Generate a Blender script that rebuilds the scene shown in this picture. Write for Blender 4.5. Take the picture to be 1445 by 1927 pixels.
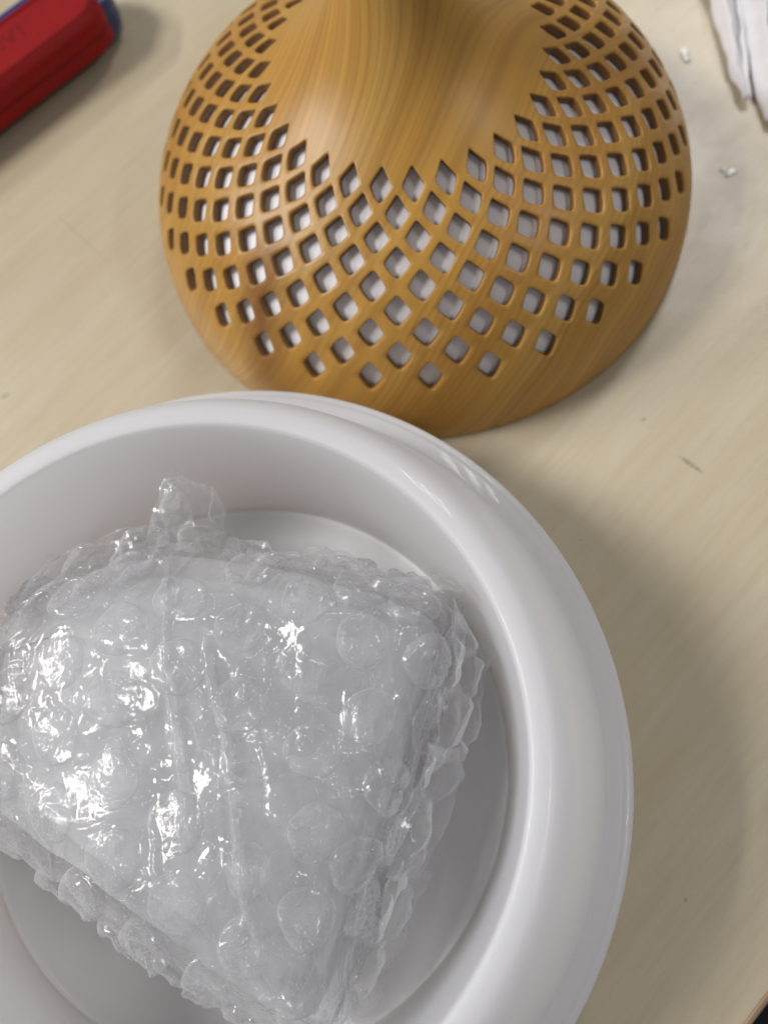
import bpy, bmesh, math, random
import numpy as np
from mathutils import Vector, Matrix
random.seed(7); rng = np.random.default_rng(7)
for o in list(bpy.data.objects): bpy.data.objects.remove(o)
SC = bpy.context.scene
COL = SC.collection

# ------------------------------------------------------------------ camera, world, lamps, exposure
cd = bpy.data.cameras.new('camera'); cam = bpy.data.objects.new('camera', cd); COL.objects.link(cam)
cd.sensor_fit = 'VERTICAL'; cd.sensor_height = 24.0; cd.lens = 19.831; cd.clip_start = 0.01; cd.clip_end = 50
M = Matrix(((0.99376, 0.0358, 0.10563, 0), (0.0, 0.94709, -0.32097, 0), (-0.11153, 0.31897, 0.94118, 0.233), (0, 0, 0, 1)))
cam.matrix_world = M
cd.dof.use_dof = True; cd.dof.focus_distance = 0.185; cd.dof.aperture_fstop = 19.83 / 3.1
SC.camera = cam

world = bpy.data.worlds.new('World'); SC.world = world; world.use_nodes = True
wb = world.node_tree.nodes['Background']; wb.inputs['Color'].default_value = (0.93, 0.95, 1.0, 1); wb.inputs['Strength'].default_value = 0.19

def area(name, loc, target, sx, sy, power, color, roll=0.0):
    l = bpy.data.lights.new(name, 'AREA'); l.shape = 'RECTANGLE'; l.size = sx; l.size_y = sy
    l.energy = power; l.color = color
    o = bpy.data.objects.new(name, l); COL.objects.link(o); o.location = loc
    d = Vector(target) - Vector(loc)
    o.rotation_euler = (d.to_track_quat('-Z', 'Y') @ Matrix.Rotation(roll, 4, 'Z').to_quaternion()).to_euler()
    return o
# ceiling fitting over the left of the desk: three parallel tubes
KEY = Vector((-1.55, 0.05, 1.72))
rot = math.radians(-14)
for k in (-1, 0, 1):
    off = Vector((math.cos(rot), math.sin(rot), 0)) * 0.19 * k
    lo = area('ceiling_tube', KEY + off, (-0.02, 0.1, 0), 0.07, 0.60, 10.4, (1.0, 0.985, 0.965), 0)
    lo.rotation_euler = (Matrix.Rotation(rot, 4, 'Z') @ Matrix.Rotation(math.radians(-40), 4, 'Y')).to_euler()
# second, farther fitting at the back
for k in (-1, 0, 1):
    area('ceiling_tube', (0.62 + 0.17 * k, 1.65, 1.75), (0.0, 0.15, 0), 0.07, 0.60, 4.6, (1.0, 0.98, 0.95))

# third fitting, far to the left and low, added to lengthen the bowl's shadow
for k in (-1, 0, 1):
    area('ceiling_tube', (-2.35, 0.45 + 0.19 * k, 1.72), (0.0, 0.1, 0), 0.60, 0.07, 10.0, (1.0, 0.985, 0.965))

# fourth fitting, to the right
for k in (-1, 0, 1):
    area('ceiling_tube', (1.55, -0.25 + 0.19 * k, 1.75), (0.0, 0.1, 0), 0.60, 0.07, 2.8, (1.0, 0.98, 0.96))

SC.view_settings.view_transform = 'Standard'; SC.view_settings.look = 'None'
SC.view_settings.exposure = 0.0; SC.view_settings.gamma = 1.0
SC.cycles.transparent_max_bounces = 24
SC.cycles.max_bounces = 12; SC.cycles.diffuse_bounces = 8; SC.cycles.transmission_bounces = 8
SC.cycles.caustics_reflective = False; SC.cycles.caustics_refractive = False

# ------------------------------------------------------------------ helpers
def tagged(o, label=None, cat=None, group=None, kind=None):
    if label: o['label'] = label
    if cat: o['category'] = cat
    if group: o['group'] = group
    if kind: o['kind'] = kind
    return o
def empty(name, loc=(0, 0, 0), rz=0.0):
    o = bpy.data.objects.new(name, None); COL.objects.link(o); o.location = loc; o.rotation_euler = (0, 0, rz)
    o.empty_display_size = 0.02
    return o
def mesh_obj(name, verts, faces, mat, parent=None, smooth=True, loc=None):
    me = bpy.data.meshes.new(name); me.from_pydata([tuple(map(float, v)) for v in verts], [], [tuple(map(int, f)) for f in faces])
    me.validate(); me.update()
    if smooth: me.polygons.foreach_set('use_smooth', [True] * len(me.polygons))
    o = bpy.data.objects.new(name, me); COL.objects.link(o)
    if mat: me.materials.append(mat)
    if parent: o.parent = parent
    if loc is not None: o.location = loc
    return o
def weld(o, d=1e-6, normals=True):
    bm = bmesh.new(); bm.from_mesh(o.data); bmesh.ops.remove_doubles(bm, verts=bm.verts, dist=d)
    bmesh.ops.dissolve_degenerate(bm, edges=bm.edges, dist=d)
    if normals: bmesh.ops.recalc_face_normals(bm, faces=bm.faces)
    bm.to_mesh(o.data); bm.free(); o.data.update()
    o.data.polygons.foreach_set('use_smooth', [True] * len(o.data.polygons))

def _h(ix, iy, iz, s):
    n = (ix * 374761393 + iy * 668265263 + iz * 2147483647 + s * 1274126177) & 0xffffffff
    n = ((n ^ (n >> 13)) * 1274126177) & 0xffffffff
    n = n ^ (n >> 16)
    return (n & 0xffff) / 32767.5 - 1.0
def noise3(P, scale, seed=0):
    q = np.asarray(P, float) * scale + 1000.0
    i = np.floor(q).astype(np.int64); f = q - i; f = f * f * (3 - 2 * f)
    r = 0
    for a in (0, 1):
        for b in (0, 1):
            for c in (0, 1):
                wgt = (f[..., 0] if a else 1 - f[..., 0]) * (f[..., 1] if b else 1 - f[..., 1]) * (f[..., 2] if c else 1 - f[..., 2])
                r = r + wgt * _h(i[..., 0] + a, i[..., 1] + b, i[..., 2] + c, seed)
    return r

class NT:
    def __init__(s, name):
        s.m = bpy.data.materials.new(name); s.m.use_nodes = True; s.t = s.m.node_tree; s.n = s.t.nodes; s.l = s.t.links
        s.bsdf = s.n['Principled BSDF']; s.out = s.n['Material Output']
    def new(s, ty, **kw):
        n = s.n.new(ty)
        for k, v in kw.items():
            if k.startswith('_'): setattr(n, k[1:], v)
            else: n.inputs[k.replace('__', ' ')].default_value = v
        return n
    def link(s, a, b): s.l.new(a, b)
    def coord(s, rot=(0, 0, 0), scale=(1, 1, 1), loc=(0, 0, 0), src='Object'):
        tc = s.new('ShaderNodeTexCoord'); mp = s.new('ShaderNodeMapping'); mp.vector_type = 'TEXTURE'
        mp.inputs['Rotation'].default_value = rot; mp.inputs['Scale'].default_value = scale; mp.inputs['Location'].default_value = loc
        s.link(tc.outputs[src], mp.inputs['Vector']); return mp.outputs['Vector']
    def noise(s, vec, scale, detail=3, rough=0.5, dist=0.0):
        n = s.new('ShaderNodeTexNoise'); n.inputs['Scale'].default_value = scale; n.inputs['Detail'].default_value = detail
        n.inputs['Roughness'].default_value = rough; n.inputs['Distortion'].default_value = dist
        s.link(vec, n.inputs['Vector']); return n.outputs['Fac']
    def ramp(s, fac, stops):
        r = s.new('ShaderNodeValToRGB'); e = r.color_ramp.elements
        while len(e) < len(stops): e.new(0.5)
        for el, (p, c) in zip(e, stops):
            el.position = p; el.color = (*c, 1) if len(c) == 3 else c
        s.link(fac, r.inputs['Fac']); return r.outputs['Color']
    def math(s, op, a, b=None, c=None, clamp=False):
        n = s.new('ShaderNodeMath'); n.operation = op; n.use_clamp = clamp
        for i, v in enumerate((a, b, c)):
            if v is None: continue
            if isinstance(v, (int, float)): n.inputs[i].default_value = v
            else: s.link(v, n.inputs[i])
        return n.outputs[0]
    def mix(s, fac, a, b, mode='MIX'):
        n = s.new('ShaderNodeMix'); n.data_type = 'RGBA'; n.blend_type = mode
        for i, v in ((0, fac), (6, a), (7, b)):
            if isinstance(v, (int, float)): n.inputs[i].default_value = v
            elif isinstance(v, tuple): n.inputs[i].default_value = (*v, 1) if len(v) == 3 else v
            else: s.link(v, n.inputs[i])
        return n.outputs[2]
    def bump(s, h, strength, dist, prev=None):
        b = s.new('ShaderNodeBump'); b.inputs['Strength'].default_value = strength; b.inputs['Distance'].default_value = dist
        s.link(h, b.inputs['Height'])
        if prev is not None: s.link(prev, b.inputs['Normal'])
        return b.outputs['Normal']

# ------------------------------------------------------------------ materials
GA = math.atan2(0.727, 0.686)        # direction of the table edge and of the veneer grain
def mat_table():
    t = NT('pale_veneer')
    v = t.coord(rot=(0, 0, GA), scale=(9.0, 1.0, 1.0))        # stretched along the grain
    v2 = t.coord(rot=(0, 0, GA), scale=(12.0, 1.0, 1.0))
    vi = t.coord()
    big = t.noise(v, 16, 4, 0.5, 0.8); mid = t.noise(v, 75, 4, 0.55, 0.4); fine = t.noise(v2, 420, 3, 0.6)
    blot = t.noise(vi, 13, 3, 0.55)
    c = t.ramp(big, [(0.30, (0.445, 0.375, 0.255)), (0.52, (0.49, 0.424, 0.303)), (0.72, (0.535, 0.475, 0.356))])
    c = t.mix(t.ramp(mid, [(0.38, (0, 0, 0)), (0.70, (0.45, 0.45, 0.45))]), c, (0.44, 0.345, 0.20))
    c = t.mix(t.ramp(blot, [(0.35, (0, 0, 0)), (0.7, (0.3, 0.3, 0.3))]), c, (0.54, 0.475, 0.355))
    c = t.mix(t.ramp(fine, [(0.42, (0, 0, 0)), (0.75, (0.28, 0.28, 0.28))]), c, (0.36, 0.28, 0.165))
    # small dark specks and faint smudges of wear
    vo = t.new('ShaderNodeTexVoronoi'); vo.inputs['Scale'].default_value = 90; t.link(vi, vo.inputs['Vector'])
    sp = t.math('LESS_THAN', vo.outputs['Distance'], 0.045)
    gate = t.math('GREATER_THAN', t.noise(vi, 31, 1), 0.56)
    c = t.mix(t.math('MULTIPLY', t.math('MULTIPLY', sp, gate), 0.35), c, (0.20, 0.15, 0.09))
    t.link(c, t.bsdf.inputs['Base Color'])
    # pencil-like scuffs at fixed spots: (x, y, angle, half length, half width, strength)
    geo = t.new('ShaderNodeTexCoord')
    prev = c
    for (x, y, a, L, Wd, st) in ((0.0620, 0.0905, -0.72, 0.0048, 0.0009, 0.55), (0.0502, 0.1051, 0.4, 0.0012, 0.0007, 0.5), (-0.1499, 0.1240, 0.5, 0.0020, 0.0009, 0.45),
                                 (0.0750, 0.1720, 1.0, 0.0060, 0.0018, 0.25), (-0.1325, 0.1850, -0.80, 0.0220, 0.0005, 0.16)):
        mp = t.new('ShaderNodeMapping'); mp.vector_type = 'TEXTURE'
        mp.inputs['Location'].default_value = (x, y, 0); mp.inputs['Rotation'].default_value = (0, 0, a); mp.inputs['Scale'].default_value = (L, Wd, 1)
        t.link(geo.outputs['Object'], mp.inputs['Vector'])
        ln = t.new('ShaderNodeVectorMath'); ln.operation = 'LENGTH'; t.link(mp.outputs['Vector'], ln.inputs[0])
        f = t.math('SUBTRACT', 1.0, ln.outputs['Value'], clamp=True)
        nz = t.noise(vi, 1500, 3, 0.7)
        f = t.math('MULTIPLY', t.math('MULTIPLY', f, 2.2, clamp=True), t.math('MULTIPLY', t.math('SUBTRACT', nz, 0.30, clamp=True), 4.0 * st, clamp=True))
        prev = t.mix(f, prev, (0.10, 0.075, 0.05))
    t.link(prev, t.bsdf.inputs['Base Color'])
    r = t.ramp(t.noise(vi, 25, 4, 0.6), [(0.3, (0.30, 0.30, 0.30)), (0.7, (0.42, 0.42, 0.42))])
    t.link(r, t.bsdf.inputs['Roughness']); t.bsdf.inputs['Specular IOR Level'].default_value = 0.8
    b = t.bump(t.noise(vi, 800, 3, 0.6), 0.4, 0.0001)
    b = t.bump(t.noise(vi, 90, 2, 0.5), 0.20, 0.0003, b)
    t.link(b, t.bsdf.inputs['Normal'])
    return t.m
def mat_wood():
    t = NT('honey_wood')
    tc = t.new('ShaderNodeTexCoord')
    sx = t.new('ShaderNodeSeparateXYZ')
    warp = t.new('ShaderNodeTexNoise'); warp.inputs['Scale'].default_value = 11; warp.inputs['Detail'].default_value = 2
    t.link(tc.outputs['Object'], warp.inputs['Vector'])
    wv = t.new('ShaderNodeVectorMath'); wv.operation = 'SUBTRACT'; t.link(warp.outputs['Color'], wv.inputs[0]); wv.inputs[1].default_value = (0.5, 0.5, 0.5)
    ws = t.new('ShaderNodeVectorMath'); ws.operation = 'SCALE'; t.link(wv.outputs[0], ws.inputs[0]); ws.inputs['Scale'].default_value = 0.022
    wa = t.new('ShaderNodeVectorMath'); wa.operation = 'ADD'; t.link(tc.outputs['Object'], wa.inputs[0]); t.link(ws.outputs[0], wa.inputs[1])
    t.link(wa.outputs[0], sx.inputs[0]); X, Y, Z = sx.outputs
    # distance across the grain in a sawn block: rings around an axis that lies to the left and below
    d = t.math('ADD', t.math('MULTIPLY', X, 0.86), t.math('MULTIPLY', Y, -0.51))
    d = t.math('ADD', d, 0.22)
    zz = t.math('ADD', t.math('MULTIPLY', Z, 1.0), -0.075)
    rad = t.math('SQRT', t.math('ADD', t.math('MULTIPLY', d, d), t.math('MULTIPLY', t.math('MULTIPLY', zz, zz), 2.2)))
    # knot on the right flank bends the rings
    kx = t.math('SUBTRACT', X, 0.070); ky = t.math('SUBTRACT', Y, -0.012); kz = t.math('SUBTRACT', Z, 0.036)
    kd = t.math('ADD', t.math('ADD', t.math('MULTIPLY', kx, kx), t.math('MULTIPLY', t.math('MULTIPLY', ky, ky), 2.5)), t.math('MULTIPLY', kz, kz))
    kb = t.math('DIVIDE', 0.0000085, t.math('ADD', kd, 0.00030))
    rad = t.math('ADD', rad, kb)
    cv = t.new('ShaderNodeCombineXYZ'); t.link(rad, cv.inputs[0])
    def n1(scale, detail, rough):
        n = t.new('ShaderNodeTexNoise'); n.inputs['Scale'].default_value = scale; n.inputs['Detail'].default_value = detail; n.inputs['Roughness'].default_value = rough
        t.link(cv.outputs[0], n.inputs['Vector']); return n.outputs['Fac']
    ring = t.math('SINE', t.math('MULTIPLY', rad, 2 * math.pi * 470))
    gate = t.ramp(n1(42, 2, 0.5), [(0.40, (0.12, 0.12, 0.12)), (0.58, (1, 1, 1))])
    fine = n1(900, 3, 0.7); broad = n1(38, 3, 0.6); mid = n1(230, 3, 0.6)
    c = t.ramp(broad, [(0.33, (0.370, 0.180, 0.034)), (0.5, (0.462, 0.246, 0.051)), (0.66, (0.520, 0.300, 0.078))])
    c = t.mix(t.ramp(mid, [(0.42, (0.0, 0.0, 0.0)), (0.75, (0.62, 0.62, 0.62))]), c, (0.245, 0.115, 0.022))
    lines = t.math('MULTIPLY', t.math('POWER', t.math('MULTIPLY', t.math('ADD', ring, 1.0), 0.5), 4.5), t.math('MAXIMUM', gate, t.math('MULTIPLY', t.math('DIVIDE', 0.0004, t.math('ADD', kd, 0.0004)), 1.8, clamp=True)))
    c = t.mix(t.math('MULTIPLY', lines, 0.29), c, (0.20, 0.085, 0.016))
    c = t.mix(t.ramp(fine, [(0.5, (0, 0, 0)), (0.85, (0.35, 0.35, 0.35))]), c, (0.27, 0.14, 0.035))
    # brown streak low on the left front
    mp = t.new('ShaderNodeMapping'); mp.vector_type = 'TEXTURE'
    mp.inputs['Location'].default_value = (-0.0420, -0.060, 0.032); mp.inputs['Rotation'].default_value = (0, 0, math.radians(72)); mp.inputs['Scale'].default_value = (0.026, 0.0105, 0.06)
    t.link(wa.outputs[0], mp.inputs['Vector'])
    ln = t.new('ShaderNodeVectorMath'); ln.operation = 'LENGTH'; t.link(mp.outputs['Vector'], ln.inputs[0])
    f = t.math('MULTIPLY', t.math('SUBTRACT', 1.0, ln.outputs['Value'], clamp=True), 0.9, clamp=True)
    c = t.mix(f, c, (0.16, 0.06, 0.018))
    # reddish cast beside the knot
    kf = t.math('DIVIDE', 0.00022, t.math('ADD', kd, 0.00022))
    c = t.mix(t.math('MULTIPLY', kf, 0.40, clamp=True), c, (0.34, 0.145, 0.04))
    t.link(c, t.bsdf.inputs['Base Color'])
    t.bsdf.inputs['Roughness'].default_value = 0.38; t.bsdf.inputs['Specular IOR Level'].default_value = 0.32
    t.link(t.bump(fine, 0.15, 0.0001), t.bsdf.inputs['Normal'])
    return t.m
def mat_plastic(name='white_plastic', col=(0.815, 0.83, 0.865), rough=0.42, thru=0.50, coat=0.0, spec=0.25):
    """milky polypropylene: reflects most of the light and lets the rest glow through the thin wall"""
    t = NT(name); v = t.coord()
    c = t.mix(t.ramp(t.noise(v, 40, 3), [(0.35, (0, 0, 0)), (0.75, (1, 1, 1))]), tuple(x * 0.975 for x in col), col)
    vo = t.new('ShaderNodeTexVoronoi'); vo.inputs['Scale'].default_value = 120; t.link(v, vo.inputs['Vector'])
    dust = t.math('MULTIPLY', t.math('LESS_THAN', vo.outputs['Distance'], 0.022), t.math('GREATER_THAN', t.noise(v, 60, 1), 0.56))
    c = t.mix(t.math('MULTIPLY', dust, 0.45), c, (0.35, 0.33, 0.30))
    t.link(c, t.bsdf.inputs['Base Color']); t.bsdf.inputs['Roughness'].default_value = rough
    t.bsdf.inputs['Specular IOR Level'].default_value = spec
    t.bsdf.inputs['Coat Weight'].default_value = coat; t.bsdf.inputs['Coat Roughness'].default_value = 0.05
    tl = t.new('ShaderNodeBsdfTranslucent'); tl.inputs['Color'].default_value = (0.98, 0.955, 0.955, 1)
    mx = t.new('ShaderNodeMixShader'); mx.inputs[0].default_value = thru
    t.link(t.bsdf.outputs[0], mx.inputs[1]); t.link(tl.outputs[0], mx.inputs[2]); t.link(mx.outputs[0], t.out.inputs['Surface'])
    return t.m
def mat_film(name, haze, stipple, rough=0.10, tint=(0.988, 0.99, 0.992), patchy=(0.46, 0.60), edge=0.42, gloss=0.75):
    t = NT(name); v = t.coord()
    n1 = t.noise(v, 150, 3, 0.45, 0.5); n2 = t.noise(v, 900, 2, 0.5)
    vo = t.new('ShaderNodeTexVoronoi'); vo.inputs['Scale'].default_value = 1050; vo.inputs['Randomness'].default_value = 0.75; t.link(v, vo.inputs['Vector'])
    patch = t.ramp(t.noise(v, 170, 2, 0.5), [(patchy[0], (0.0, 0.0, 0.0)), (patchy[1], (1, 1, 1))])
    dd = t.math('SUBTRACT', 1.0, t.math('MULTIPLY', vo.outputs['Distance'], 1.9), clamp=True)
    h = t.math('MULTIPLY', t.math('SMOOTH_MIN', dd, 0.75, 0.3), patch)
    b = t.bump(h, stipple, 0.0005)
    b = t.bump(n1, 0.6, 0.0008, b)
    b = t.bump(t.noise(v, 520, 3, 0.6, 0.8), 0.5, 0.00014, b)
    gl = t.new('ShaderNodeBsdfGlossy'); gl.inputs['Roughness'].default_value = rough; gl.inputs['Color'].default_value = (1, 1, 1, 1); t.link(b, gl.inputs['Normal'])
    tr = t.new('ShaderNodeBsdfTransparent'); tr.inputs['Color'].default_value = (*tint, 1)
    di = t.new('ShaderNodeBsdfDiffuse'); di.inputs['Color'].default_value = (0.90, 0.905, 0.92, 1); t.link(b, di.inputs['Normal'])
    tl = t.new('ShaderNodeBsdfTranslucent'); tl.inputs['Color'].default_value = (0.90, 0.905, 0.92, 1); t.link(b, tl.inputs['Normal'])
    m0 = t.new('ShaderNodeMixShader'); m0.inputs[0].default_value = 0.5; t.link(di.outputs[0], m0.inputs[1]); t.link(tl.outputs[0], m0.inputs[2])
    m1 = t.new('ShaderNodeMixShader'); t.link(tr.outputs[0], m1.inputs[1]); t.link(m0.outputs[0], m1.inputs[2])
    lw = t.new('ShaderNodeLayerWeight'); lw.inputs['Blend'].default_value = 0.35
    hz = t.math('ADD', t.math('MULTIPLY', lw.outputs['Facing'], edge), t.math('MULTIPLY', t.math('ADD', t.noise(v, 75, 3), 0.5), haze), clamp=True)
    t.link(hz, m1.inputs[0])
    fr = t.new('ShaderNodeFresnel'); fr.inputs['IOR'].default_value = 1.5; t.link(b, fr.inputs['Normal'])
    ff = t.math('MULTIPLY', fr.outputs[0], gloss, clamp=True)
    ff = t.math('MINIMUM', ff, 0.26)
    m2 = t.new('ShaderNodeMixShader'); t.link(ff, m2.inputs[0]); t.link(m1.outputs[0], m2.inputs[1]); t.link(gl.outputs[0], m2.inputs[2])
    t.link(m2.outputs[0], t.out.inputs['Surface'])
    return t.m
def mat_simple(name, col, rough=0.5, bscale=500, bstr=0.2, bd=0.0002, var=0.12):
    t = NT(name); v = t.coord()
    c = t.mix(t.ramp(t.noise(v, 60, 4, 0.6), [(0.35, (0, 0, 0)), (0.7, (1, 1, 1))]), tuple(x * (1 - var) for x in col), tuple(min(1, x * (1 + var)) for x in col))
    t.link(c, t.bsdf.inputs['Base Color']); t.bsdf.inputs['Roughness'].default_value = rough
    t.link(t.bump(t.noise(v, bscale, 3, 0.6), bstr, bd), t.bsdf.inputs['Normal'])
    return t.m
M_TABLE = mat_table(); M_WOOD = mat_wood(); M_PL = mat_plastic(coat=0.25); M_LINER = mat_plastic('liner_plastic', (0.95, 0.94, 0.97), 0.60, 0.05)
M_FILM = mat_film('clear_film', 0.09, 0.8, 0.06, patchy=(0.49, 0.58)); M_BUB = mat_film('bubble_film', 0.09, 1.0, 0.09, patchy=(0.30, 0.44)); M_FLAP = mat_film('flap_film', 0.09, 1.0, 0.08, patchy=(0.45, 0.55), edge=0.25)
M_INNER = mat_film('inner_film', 0.42, 0.1, 0.30, gloss=0.2)
M_RED = mat_simple('red_grip', (0.235, 0.005, 0.006), 0.55, 900, 0.25, 0.0002, 0.08)
M_RED2 = mat_simple('dark_red_grip', (0.165, 0.004, 0.005), 0.6, 900, 0.2, 0.0002, 0.08)
for m_ in (M_RED, M_RED2): m_.node_tree.nodes['Principled BSDF'].inputs['Specular IOR Level'].default_value = 0.2
M_BLUE = mat_simple('blue_grip', (0.010, 0.022, 0.11), 0.35, 600, 0.15, 0.0002)
M_PAPER = mat_simple('white_tissue', (0.70, 0.68, 0.70), 0.9, 1400, 0.8, 0.0004, 0.05)
M_CORE_SHADE = mat_simple('brown_core_shade', (0.20, 0.095, 0.025), 0.55)  # brown core; its dark tone also paints the shade inside the holes
M_BAND = mat_simple('edge_banding', (0.40, 0.27, 0.17), 0.45, 300, 0.2, 0.0002)
M_FLOOR = mat_simple('shaded_floor', (0.006, 0.006, 0.006), 0.8)  # near-black colour stands in for the shade below the table
t = NT('glue_painted_glint'); t.bsdf.inputs['Base Color'].default_value = (0.9, 0.9, 0.86, 1); t.bsdf.inputs['Roughness'].default_value = 0.08; t.bsdf.inputs['Transmission Weight'].default_value = 0.0; t.bsdf.inputs['Coat Weight'].default_value = 0.8
t.bsdf.inputs['Subsurface Weight'].default_value = 0.0; t.bsdf.inputs['Roughness'].default_value = 0.3; t.bsdf.inputs['Coat Weight'].default_value = 1.0; M_GLUE = t.m  # opaque near-white base colour paints the glints of the drops

# ------------------------------------------------------------------ floor and table
tagged(mesh_obj('floor', [(-4, -4, -0.74), (4, -4, -0.74), (4, 4, -0.74), (-4, 4, -0.74)], [(0, 1, 2, 3)], M_FLOOR, smooth=False), kind='structure')
tab = tagged(empty('table', (0, 0, -0.74)), 'pale birch veneer tabletop with a brown edge strip at its corner, under everything else', 'table')
tab.location = (0, 0, 0)
g = Vector((0.686, 0.727, 0)).normalized(); nrm = Vector((g.y, -g.x, 0)); e0 = Vector((0.0645, -0.0426, 0))
A0, A1 = e0 - g * 0.7, e0 + g * 0.8
B1, B0 = A1 - nrm * 0.8, A0 - nrm * 0.8
v = [A0, A1, B1, B0] + [p - Vector((0, 0, 0.025)) for p in (A0, A1, B1, B0)]
mesh_obj('table_top', v, [(0, 1, 2, 3), (7, 6, 5, 4), (1, 5, 6, 2), (2, 6, 7, 3), (3, 7, 4, 0), (0, 4, 5, 1)], M_TABLE, tab, smooth=False)
prof = [(0.00005, -0.0250), (0.00005, -0.0002), (0.0006, 0.0001), (0.0014, -0.0004), (0.0020, -0.0012), (0.0023, -0.0025), (0.0023, -0.0250)]
vv = []; ff = []
for P in (A0, A1):
    for a, z in prof: vv.append(P + nrm * a + Vector((0, 0, z)))
n = len(prof)
for i in range(n): ff.append((i, (i + 1) % n, n + (i + 1) % n, n + i))
mesh_obj('edge_strip', vv, ff, M_BAND, tab, smooth=False)
for sx, sy in ((0.05, 0.05), (0.95, 0.05), (0.95, 0.95), (0.05, 0.95)):
    c = A0 + (A1 - A0) * sx + (B0 - A0) * sy; h = 0.022
    q = [(c.x + a * h, c.y + b * h, z) for z in (-0.7395, -0.0255) for a, b in ((-1, -1), (1, -1), (1, 1), (-1, 1))]
    mesh_obj('leg', q, [(0, 1, 5, 4), (1, 2, 6, 5), (2, 3, 7, 6), (3, 0, 4, 7), (3, 2, 1, 0), (4, 5, 6, 7)], M_BAND, tab, smooth=False)

# ------------------------------------------------------------------ wooden openwork cover
CX, CY = -0.01407, 0.18650; PHI = -1.73376; DL = 2 * math.pi / 30
KN = list(range(-10, 13))
PR = [.00870, .00920, .01030, .01240, .01530, .01900, .02350, .02860, .03440, .03990 + .0000][:9]
rk = {-10: .0087, -9: .0090, -8: .0100, -7: .0118, -6: .0146, -5: .0182, -4: .0224, -3: .0270, -2: .0308, -1: .0348,
      0: .04007, 1: .04603, 2: .05157, 3: .05687, 4: .06204, 5: .06675, 6: .07104, 7: .07479, 8: .07841, 9: .08140, 10: .08345, 11: .08450, 12: .08480}
zk = {-10: .1230, -9: .1165, -8: .1100, -7: .1036, -6: .0976, -5: .0918, -4: .0862, -3: .0795, -2: .0682 + .0004, -1: .0612,
      0: .05784, 1: .05478, 2: .05204, 3: .04923, 4: .04589, 5: .04209, 6: .03780, 7: .03302, 8: .02744, 9: .0212, 10: .0146, 11: .0078, 12: .0006}
# smooth shoulder between the neck and the first row of holes
r_, z_ = .04007, .05784
ang = [31, 36, 43, 52, 60, 68, 75, 81, 86, 88]
for i, a in enumerate(ang):
    r_ -= .0067 * math.cos(math.radians(a)); z_ += .0067 * math.sin(math.radians(a)); rk[-1 - i] = r_; zk[-1 - i] = z_
RK = np.array([rk[k] for k in KN]); ZK = np.array([zk[k] for k in KN])
def cat(kap, A):
    x = np.clip(np.asarray(kap, float), KN[0], KN[-1]) - KN[0]; i = np.clip(np.floor(x).astype(int), 0, len(A) - 2); f = x - i
    P = np.concatenate([[2 * A[0] - A[1]], A, [2 * A[-1] - A[-2]]])
    a, b, c, d = P[i], P[i + 1], P[i + 2], P[i + 3]
    return 0.5 * (2 * b + (c - a) * f + (2 * a - 5 * b + 4 * c - d) * f ** 2 + (3 * b - a - 3 * c + d) * f ** 3)
def shell_pt(kap, th, depth):
    kap = np.asarray(kap, float); r = cat(kap, RK); z = cat(kap, ZK); e = 0.02
    dr = cat(kap + e, RK) - cat(kap - e, RK); dz = cat(kap + e, ZK) - cat(kap - e, ZK); L = np.hypot(dr, dz) + 1e-12
    nr, nz = -dz / L, dr / L                       # outward normal
    r = r - nr * depth; z = np.maximum(z - nz * depth, 0.0006)
    return np.stack([r * np.cos(th), r * np.sin(th), z], -1)
NSEG = 8
bd = []
for (a, b) in (((1, 0), (0, 1)), ((0, 1), (-1, 0)), ((-1, 0), (0, -1)), ((0, -1), (1, 0))):
    for i in range(NSEG): f = i / NSEG; bd.append((a[0] + (b[0] - a[0]) * f, a[1] + (b[1] - a[1]) * f))
bd = np.array(bd); NB = len(bd)
TH = 0.0026
V = []; F = []; WALL = []; base = 0
def hole_loop(k, s=1.0):
    f = k / 8.0
    hx = 0.76 * (1 - f) + 0.47 * f; up = 0.82 * (1 - f) + 0.80 * f; dn = 0.72 * (1 - f) + 0.76 * f
    ang = np.arctan2(bd[:, 1], bd[:, 0]); c, s_ = np.cos(ang), np.sin(ang)
    hy = np.where(s_ < 0, up, dn)
    m = np.where(s_ < 0, 1.06 + 0.10 * min(1, f * 2), 1.22 - 0.04 * f)
    rr = (np.abs(c / hx) ** m + np.abs(s_ / hy) ** m) ** (-1 / m)
    # keep the hole's corners rounded
    out = np.stack([rr * c, rr * s_], 1)
    for _ in range(1): out = 0.5 * out + 0.25 * (np.roll(out, 1, 0) + np.roll(out, -1, 0))
    return out * s
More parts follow.
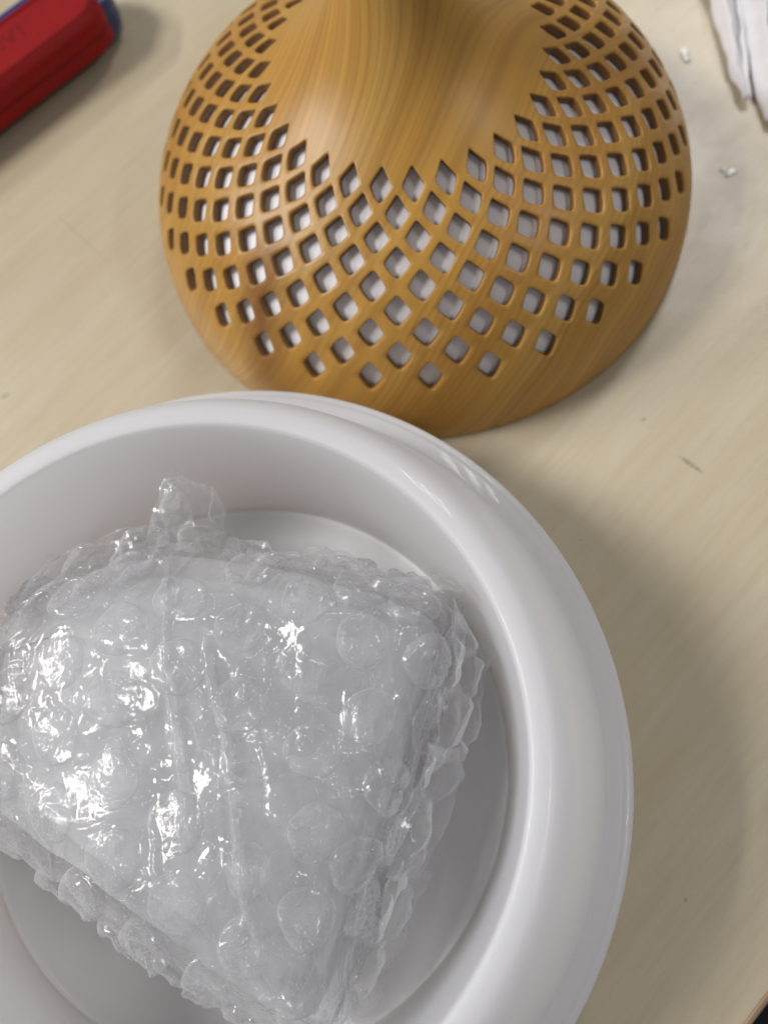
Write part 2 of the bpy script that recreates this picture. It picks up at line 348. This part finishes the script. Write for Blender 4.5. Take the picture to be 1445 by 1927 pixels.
for k in range(-10, 13):
    for j in range(30):
        ac = j + k / 2
        if 0 <= k <= 8:
            h = hole_loop(k, 0.88)
            loops = [(bd, 0), (bd + (h * 1.10 - bd) * 0.5, 0), (h * 1.07, 0), (h * 1.02, .00014), (h, .0005), (h, TH - .0003), (h * 1.04, TH), (bd, TH)]
        else:
            loops = [(bd, 0), (bd * 0.66, 0), (bd * 0.33, 0)]
        pts = []
        for (L, dep) in loops:
            kap = k + L[:, 1]; th = PHI + (ac + L[:, 0] / 2) * DL
            pts.append(shell_pt(kap, th, dep))
        if not (0 <= k <= 8): pts.append(shell_pt(np.array([float(k)]), np.array([PHI + ac * DL]), 0))
        for p in pts: V.extend(p.tolist())
        nl = len(loops)
        for q in range(nl - 1):
            for i in range(NB):
                i2 = (i + 1) % NB
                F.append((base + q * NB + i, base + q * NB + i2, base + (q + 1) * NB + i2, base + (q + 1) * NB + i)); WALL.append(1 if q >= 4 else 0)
        if not (0 <= k <= 8):
            c = base + nl * NB
            for i in range(NB): F.append((base + (nl - 1) * NB + i, base + (nl - 1) * NB + (i + 1) % NB, c)); WALL.append(0)
            # inner skin of the solid zone
            p2 = []
            for L in (bd, bd * 0.5):
                p2.append(shell_pt(k + L[:, 1], PHI + (ac + L[:, 0] / 2) * DL, TH))
            b2 = c + 1
            for p in p2: V.extend(p.tolist())
            V.extend(shell_pt(np.array([float(k)]), np.array([PHI + ac * DL]), TH).tolist())
            for i in range(NB):
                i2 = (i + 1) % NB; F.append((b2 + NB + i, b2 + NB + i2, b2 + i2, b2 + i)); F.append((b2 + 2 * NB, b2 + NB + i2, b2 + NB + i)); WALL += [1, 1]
            base = b2 + 2 * NB + 1
        else: base += nl * NB
cover = tagged(empty('diffuser_cover', (CX, CY, 0)), 'honey coloured wood dome cover pierced with rows of diamond holes, rising to a smooth neck', 'diffuser cover')
sh = mesh_obj('openwork_shell', V, F, M_WOOD, cover); sh.data.materials.append(M_CORE_SHADE)
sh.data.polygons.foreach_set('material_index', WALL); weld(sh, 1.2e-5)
def lathe(name, prof, mat, parent, n=160, loc=(0, 0, 0), closed=False):
    vs = []; fs = []; m = len(prof)
    for i in range(n):
        a = 2 * math.pi * i / n
        for r, z in prof: vs.append((r * math.cos(a), r * math.sin(a), z))
    for i in range(n):
        i2 = (i + 1) % n
        for q in range(m - 1 + (1 if closed else 0)):
            q2 = (q + 1) % m; fs.append((i * m + q, i2 * m + q, i2 * m + q2, i * m + q2))
    o = mesh_obj(name, vs, fs, mat, parent, loc=loc); weld(o, 1e-6); return o
lin = []
for kap in np.linspace(-7, 12, 60):
    p = shell_pt(np.array([kap]), np.array([0.0]), 0.0030)[0]; lin.append((float(p[0]), float(max(p[2], 0.0006))))
lathe('inner_liner', [x for x in lin if x[0] > 0.004], M_LINER, cover)
# neck mouth ring
lathe('neck_ring', [(rk[-10] - .0030, zk[-10] - .001), (rk[-10] - .0030, zk[-10] + .0012), (rk[-10] - .0010, zk[-10] + .0020), (rk[-10] + .0002, zk[-10] + .0010), (rk[-10] + .0002, zk[-10] - .001)], M_WOOD, cover, 96, closed=True)

# ------------------------------------------------------------------ white plastic bowl
def spline(pts, per=6):
    P = np.array(pts, float); out = []
    for i in range(len(P) - 1):
        a = P[max(i - 1, 0)]; b = P[i]; c = P[i + 1]; d = P[min(i + 2, len(P) - 1)]
        for f in np.linspace(0, 1, per, endpoint=False):
            out.append(tuple(0.5 * (2 * b + (c - a) * f + (2 * a - 5 * b + 4 * c - d) * f ** 2 + (3 * b - a - 3 * c + d) * f ** 3)))
    out.append(tuple(P[-1])); return out
BX, BY = -0.0622, 0.0094
inner = ([(0.0, .0040), (.030, .0040)] + spline([(.046, .0041), (.056, .0047), (.0632, .0068), (.0676, .0102)], 5)
         + [(.0680, .0103), (.0685, .0104), (.0689, .0112)] + spline([(.0692, .0125), (.0699, .030), (.0706, .050), (.0709, .0606), (.0711, .0625), (.0718, .0633), (.0737, .0634), (.0763, .0624), (.0789, .0598), (.0812, .0557), (.0838, .0490), (.0862, .0422), (.0886, .0346)], 6))
outer = [(.0890, .0341), (.0898, .0339), (.0922, .0337), (.0929, .0334), (.0933, .0330), (.0938, .0328), (.0946, .0327), (.0951, .0323), (.0953, .0314), (.0953, .0230), (.0948, .0224), (.0930, .0220), (.0922, .0210), (.0900, .0030), (.0890, .0008), (.0885, .0006), (.0880, .0012), (.0895, .0060), (.0905, .0200)]
bowl = tagged(empty('plastic_bowl', (BX, BY, 0)), 'round glossy white plastic bowl with a thick rounded rim, holding the bubble wrap parcel', 'bowl')
bb = lathe('bowl_body', inner + outer, M_PL, bowl, 256)
bb.data.materials.append(mat_plastic('white_plastic_floor', (0.86, 0.855, 0.86), 0.38, 0.10, 0.25))     # the floor backs onto the table
for p_ in bb.data.polygons:
    if math.hypot(p_.center.x, p_.center.y) < 0.0684 and p_.center.z > 0.002: p_.material_index = 1

# ------------------------------------------------------------------ bubble wrap parcel
QUAD = np.array([[-0.1180, -0.0050], [-0.0365, -0.0500], [-0.0025, 0.0425], [-0.1190, 0.0460]])    # corners: left-near, near, right-back, left-back
Z0, ZT = 0.0065, 0.0560
def pn(d, p=18.0, a=6.5):
    m = (np.abs(d[..., 0:1]) ** p + np.abs(d[..., 1:2]) ** p) ** (1 / p)
    return d / (m ** a + np.abs(d[..., 2:3]) ** a) ** (1 / a)
def sst(x):
    x = np.clip(x, 0, 1); return x * x * (3 - 2 * x)
def Fbase(d, off=0.0):
    q = pn(d); u = (q[..., 0:1] + 1) / 2; v = (q[..., 1:2] + 1) / 2
    xy = (1 - u) * (1 - v) * QUAD[0] + u * (1 - v) * QUAD[1] + u * v * QUAD[2] + (1 - u) * v * QUAD[3]
    xy = xy + np.concatenate([u * 0, 0.0175 * np.sin(np.pi * np.clip(u, 1e-6, 1) ** 0.65) * v ** 1.5], -1)
    s = (q[..., 2:3] + 1) / 2
    c = QUAD.mean(0); xy = c + (xy - c) * (0.93 + 0.07 * np.sin(np.pi * np.clip(s, 0, 1)))
    top = ZT + 0.0045 * (u - 0.5) * 0 - 0.007 * (1 - sst(u / 0.45)) * (1 - 0.3 * v) - 0.004 * (1 - v) - 0.012 * np.clip((v - 0.72) / 0.28, 0, 1) ** 1.3 * np.clip((0.78 - u) / 0.4, 0, 1)
    z = Z0 + s * (top - Z0)
    P = np.concatenate([xy, z], -1)
    return P
def normal_of(fn, d, e=0.01):
    a = np.where(np.abs(d[..., 2:3]) < 0.8, np.array([0, 0, 1.0]), np.array([1.0, 0, 0]))
    t1 = np.cross(a, d); t1 /= np.linalg.norm(t1, axis=-1, keepdims=True); t2 = np.cross(d, t1); t2 /= np.linalg.norm(t2, axis=-1, keepdims=True)
    A = fn(d + e * t1) - fn(d - e * t1); B = fn(d + e * t2) - fn(d - e * t2)
    n_ = np.cross(A, B); n_ /= np.linalg.norm(n_, axis=-1, keepdims=True) + 1e-12
    return n_, t1, t2
def Ffilm(d, amp=1.0, seed=0, off=0.0):
    d = d / np.linalg.norm(d, axis=-1, keepdims=True)
    P = Fbase(d); N, _, _ = normal_of(Fbase, d)
    w = 0.0016 * noise3(P, 55, seed) + 0.0008 * noise3(P, 130, seed + 1)
    # long creases running towards the near corner
    Q = P.copy(); x = P[..., 0] * 0.97 + P[..., 1] * 0.22 + 0.0016 * noise3(P, 70, 5)
    ridge = 0
    x = x + 0.0030 * noise3(P, 38, 77)
    for (x0, wd, hgt, y0, y1) in ((-0.0600, 0.0008, 0.0019, -0.012, 0.055), (-0.0490, 0.0008, 0.0021, -0.030, 0.036), (-0.0260, 0.0009, 0.0008, -0.034, 0.010)):
        ridge = ridge + hgt * np.exp(-((x - x0) / wd) ** 2) * np.clip((P[..., 1] - y0) / 0.01, 0, 1) * np.clip((y1 - P[..., 1]) / 0.01, 0, 1)
    cr = np.abs(noise3(P, 95, seed + 7)); cr = np.clip(0.16 - cr, 0, 1) / 0.16 * 0.0006
    c2 = np.abs(noise3(P, 190, seed + 11)); cr = cr + np.clip(0.14 - c2, 0, 1) / 0.14 * 0.00035
    fold = np.abs(noise3(P * np.array([1.0, 0.35, 1.0]), 120, seed + 21)); cr = cr + np.clip(0.10 - fold, 0, 1) / 0.10 * 0.0007 * np.clip((P[..., 0] + 0.062) / 0.01, 0, 1)
    return P + N * ((w + cr) * amp + ridge * amp + off)[..., None]
def cube_dirs(n):
    out = []; faces = []; b = 0; lin_ = np.linspace(-1, 1, n + 1)
    lin_ = np.tan(lin_ * math.pi / 4)
    U, W = np.meshgrid(lin_, lin_, indexing='ij')
    one = np.ones_like(U)
    for ax in range(3):
        for s in (-1, 1):
            c = [None] * 3; c[ax] = one * s; c[(ax + 1) % 3] = U; c[(ax + 2) % 3] = W * s
            D_ = np.stack(c, -1).reshape(-1, 3); out.append(D_)
            i, j = np.meshgrid(np.arange(n), np.arange(n), indexing='ij'); a = (i * (n + 1) + j).ravel() + b
            faces.append(np.stack([a, a + n + 1, a + n + 2, a + 1], 1)); b += len(D_)
    D_ = np.concatenate(out); return D_ / np.linalg.norm(D_, axis=1, keepdims=True), np.concatenate(faces)
wrap = tagged(empty('bubble_wrap_parcel', (BX, BY, 0.0)), 'crumpled parcel of clear bubble wrap lying inside the white bowl', 'bubble wrap')
ORG = np.array([BX, BY, 0.0])
Dm, Fm = cube_dirs(150)
Pm = Ffilm(Dm)
film = mesh_obj('outer_film', Pm - ORG, Fm, M_FILM, wrap); weld(film, 2e-6)
Di, Fi = cube_dirs(60)
inn = Ffilm(Di, 0.7, 31, -0.0042)
o = mesh_obj('inner_film', inn - ORG, Fi, M_INNER, wrap); weld(o, 2e-6)
Dc, Fc = cube_dirs(24)
core = Ffilm(Dc, 0.3, 3, -0.0085)
o = mesh_obj('wrapped_item', core - ORG, Fc, mat_plastic('milky_core', (0.90, 0.905, 0.92), 0.5, 0.55), wrap); weld(o, 2e-6)

NR, NS_ = 9, 36
def bubble_mesh(center_dir, R, H, seed, layer=0.0, dent=1.0):
    d0 = center_dir / np.linalg.norm(center_dir)
    fn = lambda d: Ffilm(d, 0.75, 0, layer)
    e = 0.004
    a = np.array([0, 0, 1.0]) if abs(d0[2]) < 0.8 else np.array([1.0, 0, 0])
    t1 = np.cross(a, d0); t1 /= np.linalg.norm(t1); t2 = np.cross(d0, t1)
    J = np.stack([(fn(d0 + e * t1) - fn(d0 - e * t1)) / (2 * e), (fn(d0 + e * t2) - fn(d0 - e * t2)) / (2 * e)], 1)
    Qm, Rm = np.linalg.qr(J)
    Mi = np.linalg.inv(Rm)
    rr = np.array([1.0, 0.985, 0.95, 0.89, 0.80, 0.66, 0.48, 0.28, 0.12]); hh = np.array([-0.02, 0.25, 0.52, 0.76, 0.92, 1.0, 0.98, 0.95, 0.94])
    th = np.linspace(0, 2 * np.pi, NS_, endpoint=False)
    RR, TT = np.meshgrid(rr, th, indexing='ij'); HH = np.repeat(hh[:, None], NS_, 1)
    wob = 1 + 0.03 * np.sin(2 * TT + seed) + 0.02 * np.sin(5 * TT + seed * 1.7)
    xy = np.stack([RR * np.cos(TT), RR * np.sin(TT)], -1) * (R * wob)[..., None]
    st = xy @ Mi.T
    D_ = d0 + st[..., 0:1] * t1 + st[..., 1:2] * t2
    B = fn(D_)
    n0 = np.cross(J[:, 0], J[:, 1]); n0 /= np.linalg.norm(n0)
    if n0 @ d0 < 0: n0 = -n0
    lean = 0.18 * np.sin(TT * 1 + seed * 2.1) * RR
    dn = noise3(B + seed * 0.37, 210, seed) * 0.22 + noise3(B + seed * 0.11, 520, seed + 3) * 0.07
    cr = -0.5 * np.clip(0.18 - np.abs(noise3(B + seed * .05, 150, seed + 9)), 0, 1) / 0.18
    ht = H * HH * (1 + lean + dent * (dn + cr * 0.6) * np.clip((1 - RR) * 4, 0, 1))
    P = B + n0 * np.maximum(ht, -0.0002)[..., None]
    V_ = P.reshape(-1, 3); F_ = []
    for r in range(NR - 1):
        for i in range(NS_):
            F_.append((r * NS_ + i, r * NS_ + (i + 1) % NS_, (r + 1) * NS_ + (i + 1) % NS_, (r + 1) * NS_ + i))
    F_.append(tuple((NR - 1) * NS_ + i for i in range(NS_)))
    return V_, F_
idx_dirs = Dm; idx_pts = Pm
def nearest_dir(p):
    i = np.argmin(((idx_pts - p) ** 2).sum(1)); return idx_dirs[i], idx_pts[i]
placed = []
TOPP = Pm[(Pm[:, 2] > 0.034) & (np.abs(pn(Dm)[:, 2] - 1) < 0.10) & (np.abs(pn(Dm)[:, :2]).max(1) < 0.93)]
def place(p, R, H, mind=0.0115, dent=1.0):
    d, q = nearest_dir(np.array(p))
    for z in placed:
        if np.linalg.norm(z - q) < mind: return
    placed.append(q)
    s = len(placed)
    V_, F_ = bubble_mesh(d, R, H, s, 0.00015, dent)
    mesh_obj('bubble', V_ - ORG, F_, M_BUB, wrap)
cen = np.array([-0.0648, 0.0270]); ax1 = np.array([0.0010, -0.0157]); ax2 = np.array([-0.0135, -0.0070])
for a in range(-8, 9):
    for b in range(-8, 9):
        p = cen + ax1 * a + ax2 * b + rng.normal(0, 0.0002 if (cen + ax1 * a + ax2 * b)[0] < -0.055 else 0.0008, 2)
        if not (-0.125 < p[0] < 0.0 and -0.05 < p[1] < 0.06): continue
        i_ = np.argmin(((TOPP[:, :2] - p) ** 2).sum(1)); q = TOPP[i_]
        if np.hypot(*(q[:2] - p)) > 0.0030: continue
        right = p[0] > -0.055
        place(q, 0.0063 if not right else 0.0060, 0.0018 if not right else 0.0018, dent=1.0 if not right else 2.2)
# the second turn of wrap beneath the first: its bubbles show through the film
for a in range(-8, 9):
    for b in range(-8, 9):
        p = cen + ax1 * (a + 0.45) + ax2 * (b + 0.4) + rng.normal(0, 0.0007, 2)
        if not (-0.062 < p[0] < 0.0 and -0.05 < p[1] < 0.06): continue
        i_ = np.argmin(((TOPP[:, :2] - p) ** 2).sum(1)); q = TOPP[i_]
        if np.hypot(*(q[:2] - p)) > 0.0020: continue
        d, q = nearest_dir(q)
        V_, F_ = bubble_mesh(d, 0.0060, 0.0016, 200 + (a + 8) * 17 + b, -0.0026, 2.0)
        mesh_obj('bubble', V_ - ORG, F_, M_BUB, wrap)
def lerp(a, b, f): return a + (b - a) * f
for (i0, i1, nn) in ((3, 2, 8), (2, 1, 7), (0, 1, 6), (0, 3, 5)):
    a, b = QUAD[i0], QUAD[i1]
    for zi, z in enumerate((0.0525, 0.0400, 0.0270, 0.0150)):
        for k in range(nn):
            f = (k + 0.35 + 0.5 * (zi % 2)) / nn
            if f > 0.98: continue
            xy = lerp(a, b, f); c = QUAD.mean(0); out = c + (xy - c) * 1.05
            place(np.array([out[0], out[1], z]) + rng.normal(0, 0.0008, 3), 0.0062, 0.0022 + 0.0012 * rng.random(), 0.0105, 1.8)

# loose flaps of the same sheet: a crumpled patch with its bubbles formed in
def flap(name, c0, c1, c2, c3, nu, nv, seed, amp, bub=0.006, bh=0.0030, mat=None, along=1.0):
    """quad patch c0..c3 (counter-clockwise) as a rumpled sheet"""
    C_ = [np.array(x, float) for x in (c0, c1, c2, c3)]
    u, v_ = np.meshgrid(np.linspace(0, 1, nu), np.linspace(0, 1, nv), indexing='ij'); u = u[..., None]; v_ = v_[..., None]
    P = (1 - u) * (1 - v_) * C_[0] + u * (1 - v_) * C_[1] + u * v_ * C_[2] + (1 - u) * v_ * C_[3]
    n_ = np.cross(C_[1] - C_[0], C_[3] - C_[0]); n_ /= np.linalg.norm(n_)
    Lu = np.linalg.norm(C_[1] - C_[0]); Lv = np.linalg.norm(C_[3] - C_[0])
    X, Y = u[..., 0] * Lu, v_[..., 0] * Lv
    h = np.zeros_like(X)
    pt = 0.0135
    for i in range(-1, int(Lu / pt) + 2):
        for j in range(-1, int(Lv / (pt * .87)) + 2):
            cx = (i + 0.5 * (j % 2)) * pt; cy = j * pt * .87
            r2 = ((X - cx) ** 2 + (Y - cy) ** 2) / bub ** 2
            h = np.maximum(h, bh * np.clip(1 - r2 ** 3, 0, 1) ** 0.6)
    h = h * np.clip(np.minimum(np.minimum(u[..., 0], 1 - u[..., 0]), np.minimum(v_[..., 0], 1 - v_[..., 0])) * 7, 0, 1)
    W3 = np.stack([X + seed, Y * along, X * 0], -1)
    w = amp * (noise3(W3, 75, seed) + 0.5 * noise3(W3, 170, seed + 1) + 0.22 * noise3(W3, 420, seed + 2))
    edge = 0.0014 * np.stack([noise3(W3, 160, seed + 4), noise3(W3, 160, seed + 5), noise3(W3, 160, seed + 6)], -1)
    P = P + n_ * (h + w)[..., None] + edge
    idx = np.arange(nu * nv).reshape(nu, nv)
    F_ = np.stack([idx[:-1, :-1], idx[1:, :-1], idx[1:, 1:], idx[:-1, 1:]], -1).reshape(-1, 4)
    return mesh_obj(name, P.reshape(-1, 3) - ORG, F_, mat or M_FLAP, wrap)
# tail sticking up at the back edge, folded end on the right, overlap along the back and left
flap('flap', (-0.0745, 0.0560, 0.052), (-0.0560, 0.0550, 0.053), (-0.0590, 0.0680, 0.056), (-0.0690, 0.0735, 0.0545), 56, 64, 3, 0.0026, bh=0.0042)
flap('flap', (-0.0730, 0.0550, 0.056), (-0.0600, 0.0515, 0.058), (-0.0640, 0.0650, 0.0585), (-0.0705, 0.0690, 0.057), 50, 54, 11, 0.0022, bh=0.0036)
flap('flap', (-0.0100, 0.0040, 0.0530), (-0.0020, 0.0090, 0.0330), (0.0015, 0.0330, 0.0340), (-0.0060, 0.0400, 0.0555), 60, 90, 5, 0.0026, bh=0.0018, along=0.8)
flap('flap', (-0.0200, -0.0160, 0.0520), (-0.0135, -0.0150, 0.0300), (-0.0040, 0.0100, 0.0300), (-0.0120, 0.0110, 0.0545), 50, 84, 8, 0.0026, bh=0.0016, along=0.8)
flap('flap', (-0.0320, -0.0440, 0.0500), (-0.0265, -0.0420, 0.0260), (-0.0145, -0.0150, 0.0260), (-0.0200, -0.0140, 0.0520), 50, 90, 21, 0.0024, bh=0.0016, along=0.8)
flap('flap', (-0.1130, 0.0380, 0.048), (-0.0700, 0.0500, 0.0545), (-0.0720, 0.0620, 0.0500), (-0.1060, 0.0560, 0.044), 110, 40, 14, 0.0022)
flap('flap', (-0.0560, 0.0510, 0.0555), (-0.0060, 0.0400, 0.0575), (-0.0030, 0.0440, 0.050), (-0.0560, 0.0565, 0.050), 110, 26, 17, 0.0014)

# ------------------------------------------------------------------ red and blue tool handle
AX = Vector((0.735, 0.678, 0)).normalized(); 
hand = tagged(empty('tool_handle', (-0.1274, 0.2794, 0), math.atan2(AX.y, AX.x)), 'red plastic tool handle with a dark blue end, lying at the back left', 'tool')
def outline(L, w, n=14, tipr=None, taper=0.0):
    """half-stadium: x from -L to 0, half width w, rounded tip at x = 0"""
    pts = [(-L, -w * (1 + taper))]
    for i in range(n + 1):
        a = -math.pi / 2 + math.pi * i / n
        ca, sa = math.cos(a), math.sin(a)
        pts.append((-w * 1.05 + w * 1.05 * abs(ca) ** 0.7, w * math.copysign(abs(sa) ** 0.7, sa)))
    pts.append((-L, w * (1 + taper)))
    return pts
def loft(name, L, w, prof, mat, parent, loc=(0, 0, 0), taper=0.0):
    """prof: list of (inset, z)"""
    vs = []; fs = []; rings = []
    for ins, z in prof:
        pts = outline(L - 0.0 * ins, w - ins, taper=taper)
        rings.append(len(vs)); vs += [(x - ins if i not in (0, len(pts) - 1) else x + ins, y, z) for i, (x, y) in enumerate(pts)]
    n = len(pts)
    for a, b in zip(rings[:-1], rings[1:]):
        for i in range(n): fs.append((a + i, a + (i + 1) % n, b + (i + 1) % n, b + i))
    fs.append(tuple(rings[0] + i for i in reversed(range(n)))); fs.append(tuple(rings[-1] + i for i in range(n)))
    o = mesh_obj(name, vs, fs, mat, parent, loc=loc)
    m_ = o.modifiers.new('edge', 'EDGE_SPLIT'); m_.split_angle = math.radians(38)
    return o
loft('grip_core', 0.13, 0.0140, [(0.003, 0.0008), (0.0008, 0.0030), (0.0, 0.0070), (0.0, 0.0140), (0.001, 0.0175), (0.004, 0.0190)], M_BLUE, hand, (0.0020, 0.0040, 0), 0.0)
loft('grip_shell', 0.128, 0.0140, [(0.0020, 0.0050), (0.0003, 0.0065), (0.0, 0.0090), (0.0004, 0.0108), (0.0014, 0.0116), (0.0014, 0.0121), (0.0002, 0.0128), (0.0002, 0.0165), (0.0012, 0.0190), (0.0034, 0.0204), (0.0036, 0.0208), (0.0046, 0.0208), (0.0049, 0.0203), (0.0060, 0.0203)], M_RED, hand, (-0.0045, -0.0006, 0), 0.0)
tc_ = bpy.data.curves.new('embossed_mark', 'FONT'); tc_.body = 'IVI'; tc_.size = 0.0092; tc_.extrude = 0.00025; tc_.bevel_depth = 0.00008; tc_.align_x = 'CENTER'; tc_.align_y = 'CENTER'; tc_.space_character = 1.15
to = bpy.data.objects.new('tmp', tc_); COL.objects.link(to)
dg = bpy.context.evaluated_depsgraph_get(); me = bpy.data.meshes.new_from_object(to.evaluated_get(dg)); bpy.data.objects.remove(to)
me.name = 'embossed_mark'; me.materials.clear(); me.materials.append(M_RED2)
em = bpy.data.objects.new('embossed_mark', me); COL.objects.link(em); em.parent = hand; em.location = (-0.0385, 0.0010, 0.02012)

# ------------------------------------------------------------------ folded tissues at the back right
def tissue(name, pts_l, pts_r, folds, seed, zmax, label):
    """strip between two edge polylines (tip first); cross-section carries soft pleats"""
    nu, nv = 60, 46
    def samp(P, f):
        P = np.array(P, float); s = np.concatenate([[0], np.cumsum(np.linalg.norm(np.diff(P, axis=0), axis=1))]); s /= s[-1]
        return np.stack([np.interp(f, s, P[:, k]) for k in range(2)], -1)
    f = np.linspace(0, 1, nu); L = samp(pts_l, f); R_ = samp(pts_r, f)
    g_ = np.linspace(0, 1, nv)
    P = L[:, None] * (1 - g_[None, :, None]) + R_[:, None] * g_[None, :, None]
    X = np.concatenate([P, np.zeros(P.shape[:2] + (1,))], -1)
    z = 0.0022 + zmax * np.minimum(1, f * 2.2)[:, None] ** 0.6 * np.sin(np.pi * np.clip(g_, 0, 1))[None, :] ** 0.45
    for (c, w_, h_) in folds:
        cc = c + 0.03 * np.sin(f * 5 + seed)
        z = z + h_ * np.exp(-((g_[None, :] - cc[:, None]) / w_) ** 2) * np.minimum(1, f * 4)[:, None]
    z = z + 0.0013 * noise3(X, 110, seed) + 0.0006 * noise3(X, 300, seed + 1) + 0.0012 * noise3(X, 40, seed + 2)
    z = np.maximum(z, 0.0006)
    X[..., 2] = z; X[..., 0] += 0.0007 * noise3(X, 200, seed + 3); X[..., 1] += 0.0007 * noise3(X, 200, seed + 5)
    o_ = X[0, 0].copy(); o_[2] = 0
    idx = np.arange(nu * nv).reshape(nu, nv)
    F_ = np.stack([idx[:-1, :-1], idx[:-1, 1:], idx[1:, 1:], idx[1:, :-1]], -1).reshape(-1, 4)
    ob = mesh_obj(name, (X.reshape(-1, 3) - o_), F_, M_PAPER, loc=tuple(o_))
    m_ = ob.modifiers.new('thick', 'SOLIDIFY'); m_.thickness = 0.0006; m_.offset = -1
    return tagged(ob, label, 'tissue', 'folded white tissues at the back right')
tissue('folded_tissue', [(0.0925, 0.2160), (0.0897, 0.2290), (0.0878, 0.2450), (0.0868, 0.2620), (0.0815, 0.2900), (0.079, 0.330)],
       [(0.0952, 0.2165), (0.0950, 0.2200), (0.0965, 0.2380), (0.0975, 0.2560), (0.0990, 0.2900), (0.100, 0.330)],
       [(0.28, 0.14, 0.0020), (0.66, 0.10, -0.0026)], 4, 0.0060, 'pleated white tissue nearer the wooden cover, its blunt end on the table')
tissue('folded_tissue', [(0.0985, 0.2075), (0.0965, 0.2190), (0.0955, 0.2330), (0.0952, 0.2500), (0.0960, 0.2900), (0.097, 0.330)],
       [(0.1040, 0.2050), (0.1120, 0.2100), (0.1180, 0.2250), (0.1240, 0.2500), (0.1280, 0.2900), (0.130, 0.330)],
       [(0.22, 0.05, 0.0030), (0.45, 0.06, -0.0030), (0.75, 0.06, 0.0030)], 9, 0.0110, 'wide pleated white tissue at the right edge, lying over the other one')

# ------------------------------------------------------------------ dried drops of clear glue, their glints painted as a pale colour
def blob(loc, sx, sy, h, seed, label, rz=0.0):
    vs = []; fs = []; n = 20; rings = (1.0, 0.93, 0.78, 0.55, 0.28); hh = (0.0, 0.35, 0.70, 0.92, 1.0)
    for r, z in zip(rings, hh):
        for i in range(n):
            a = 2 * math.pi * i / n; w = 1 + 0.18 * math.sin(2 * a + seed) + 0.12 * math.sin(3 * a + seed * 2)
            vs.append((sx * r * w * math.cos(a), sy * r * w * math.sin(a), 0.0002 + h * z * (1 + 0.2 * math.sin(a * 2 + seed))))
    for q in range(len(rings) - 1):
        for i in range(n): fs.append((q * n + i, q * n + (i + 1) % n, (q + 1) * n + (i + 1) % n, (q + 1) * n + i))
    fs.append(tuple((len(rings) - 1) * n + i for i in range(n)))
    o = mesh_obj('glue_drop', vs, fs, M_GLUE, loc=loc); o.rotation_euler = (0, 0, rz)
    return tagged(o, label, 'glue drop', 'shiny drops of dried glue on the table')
blob((0.0765, 0.2405, 0), 0.0012, 0.0030, 0.0011, 1, 'long drop of clear glue with a painted glint, on the table, between the cover and the tissues', 0.3)
blob((0.0772, 0.2375, 0), 0.0014, 0.0009, 0.0008, 4, 'tiny round drop of clear glue with a painted glint, just in front of the long drop beside the cover', 0.0)
blob((0.0857, 0.1902, 0), 0.0021, 0.0014, 0.0005, 2, 'small drop of clear glue with a painted glint, on the table in front of the tissues', 0.6)
blob((0.0834, 0.1916, 0), 0.0012, 0.0009, 0.0004, 7, 'smallest drop of clear glue with a painted glint, just left of the one in front of the tissues', 0.6)
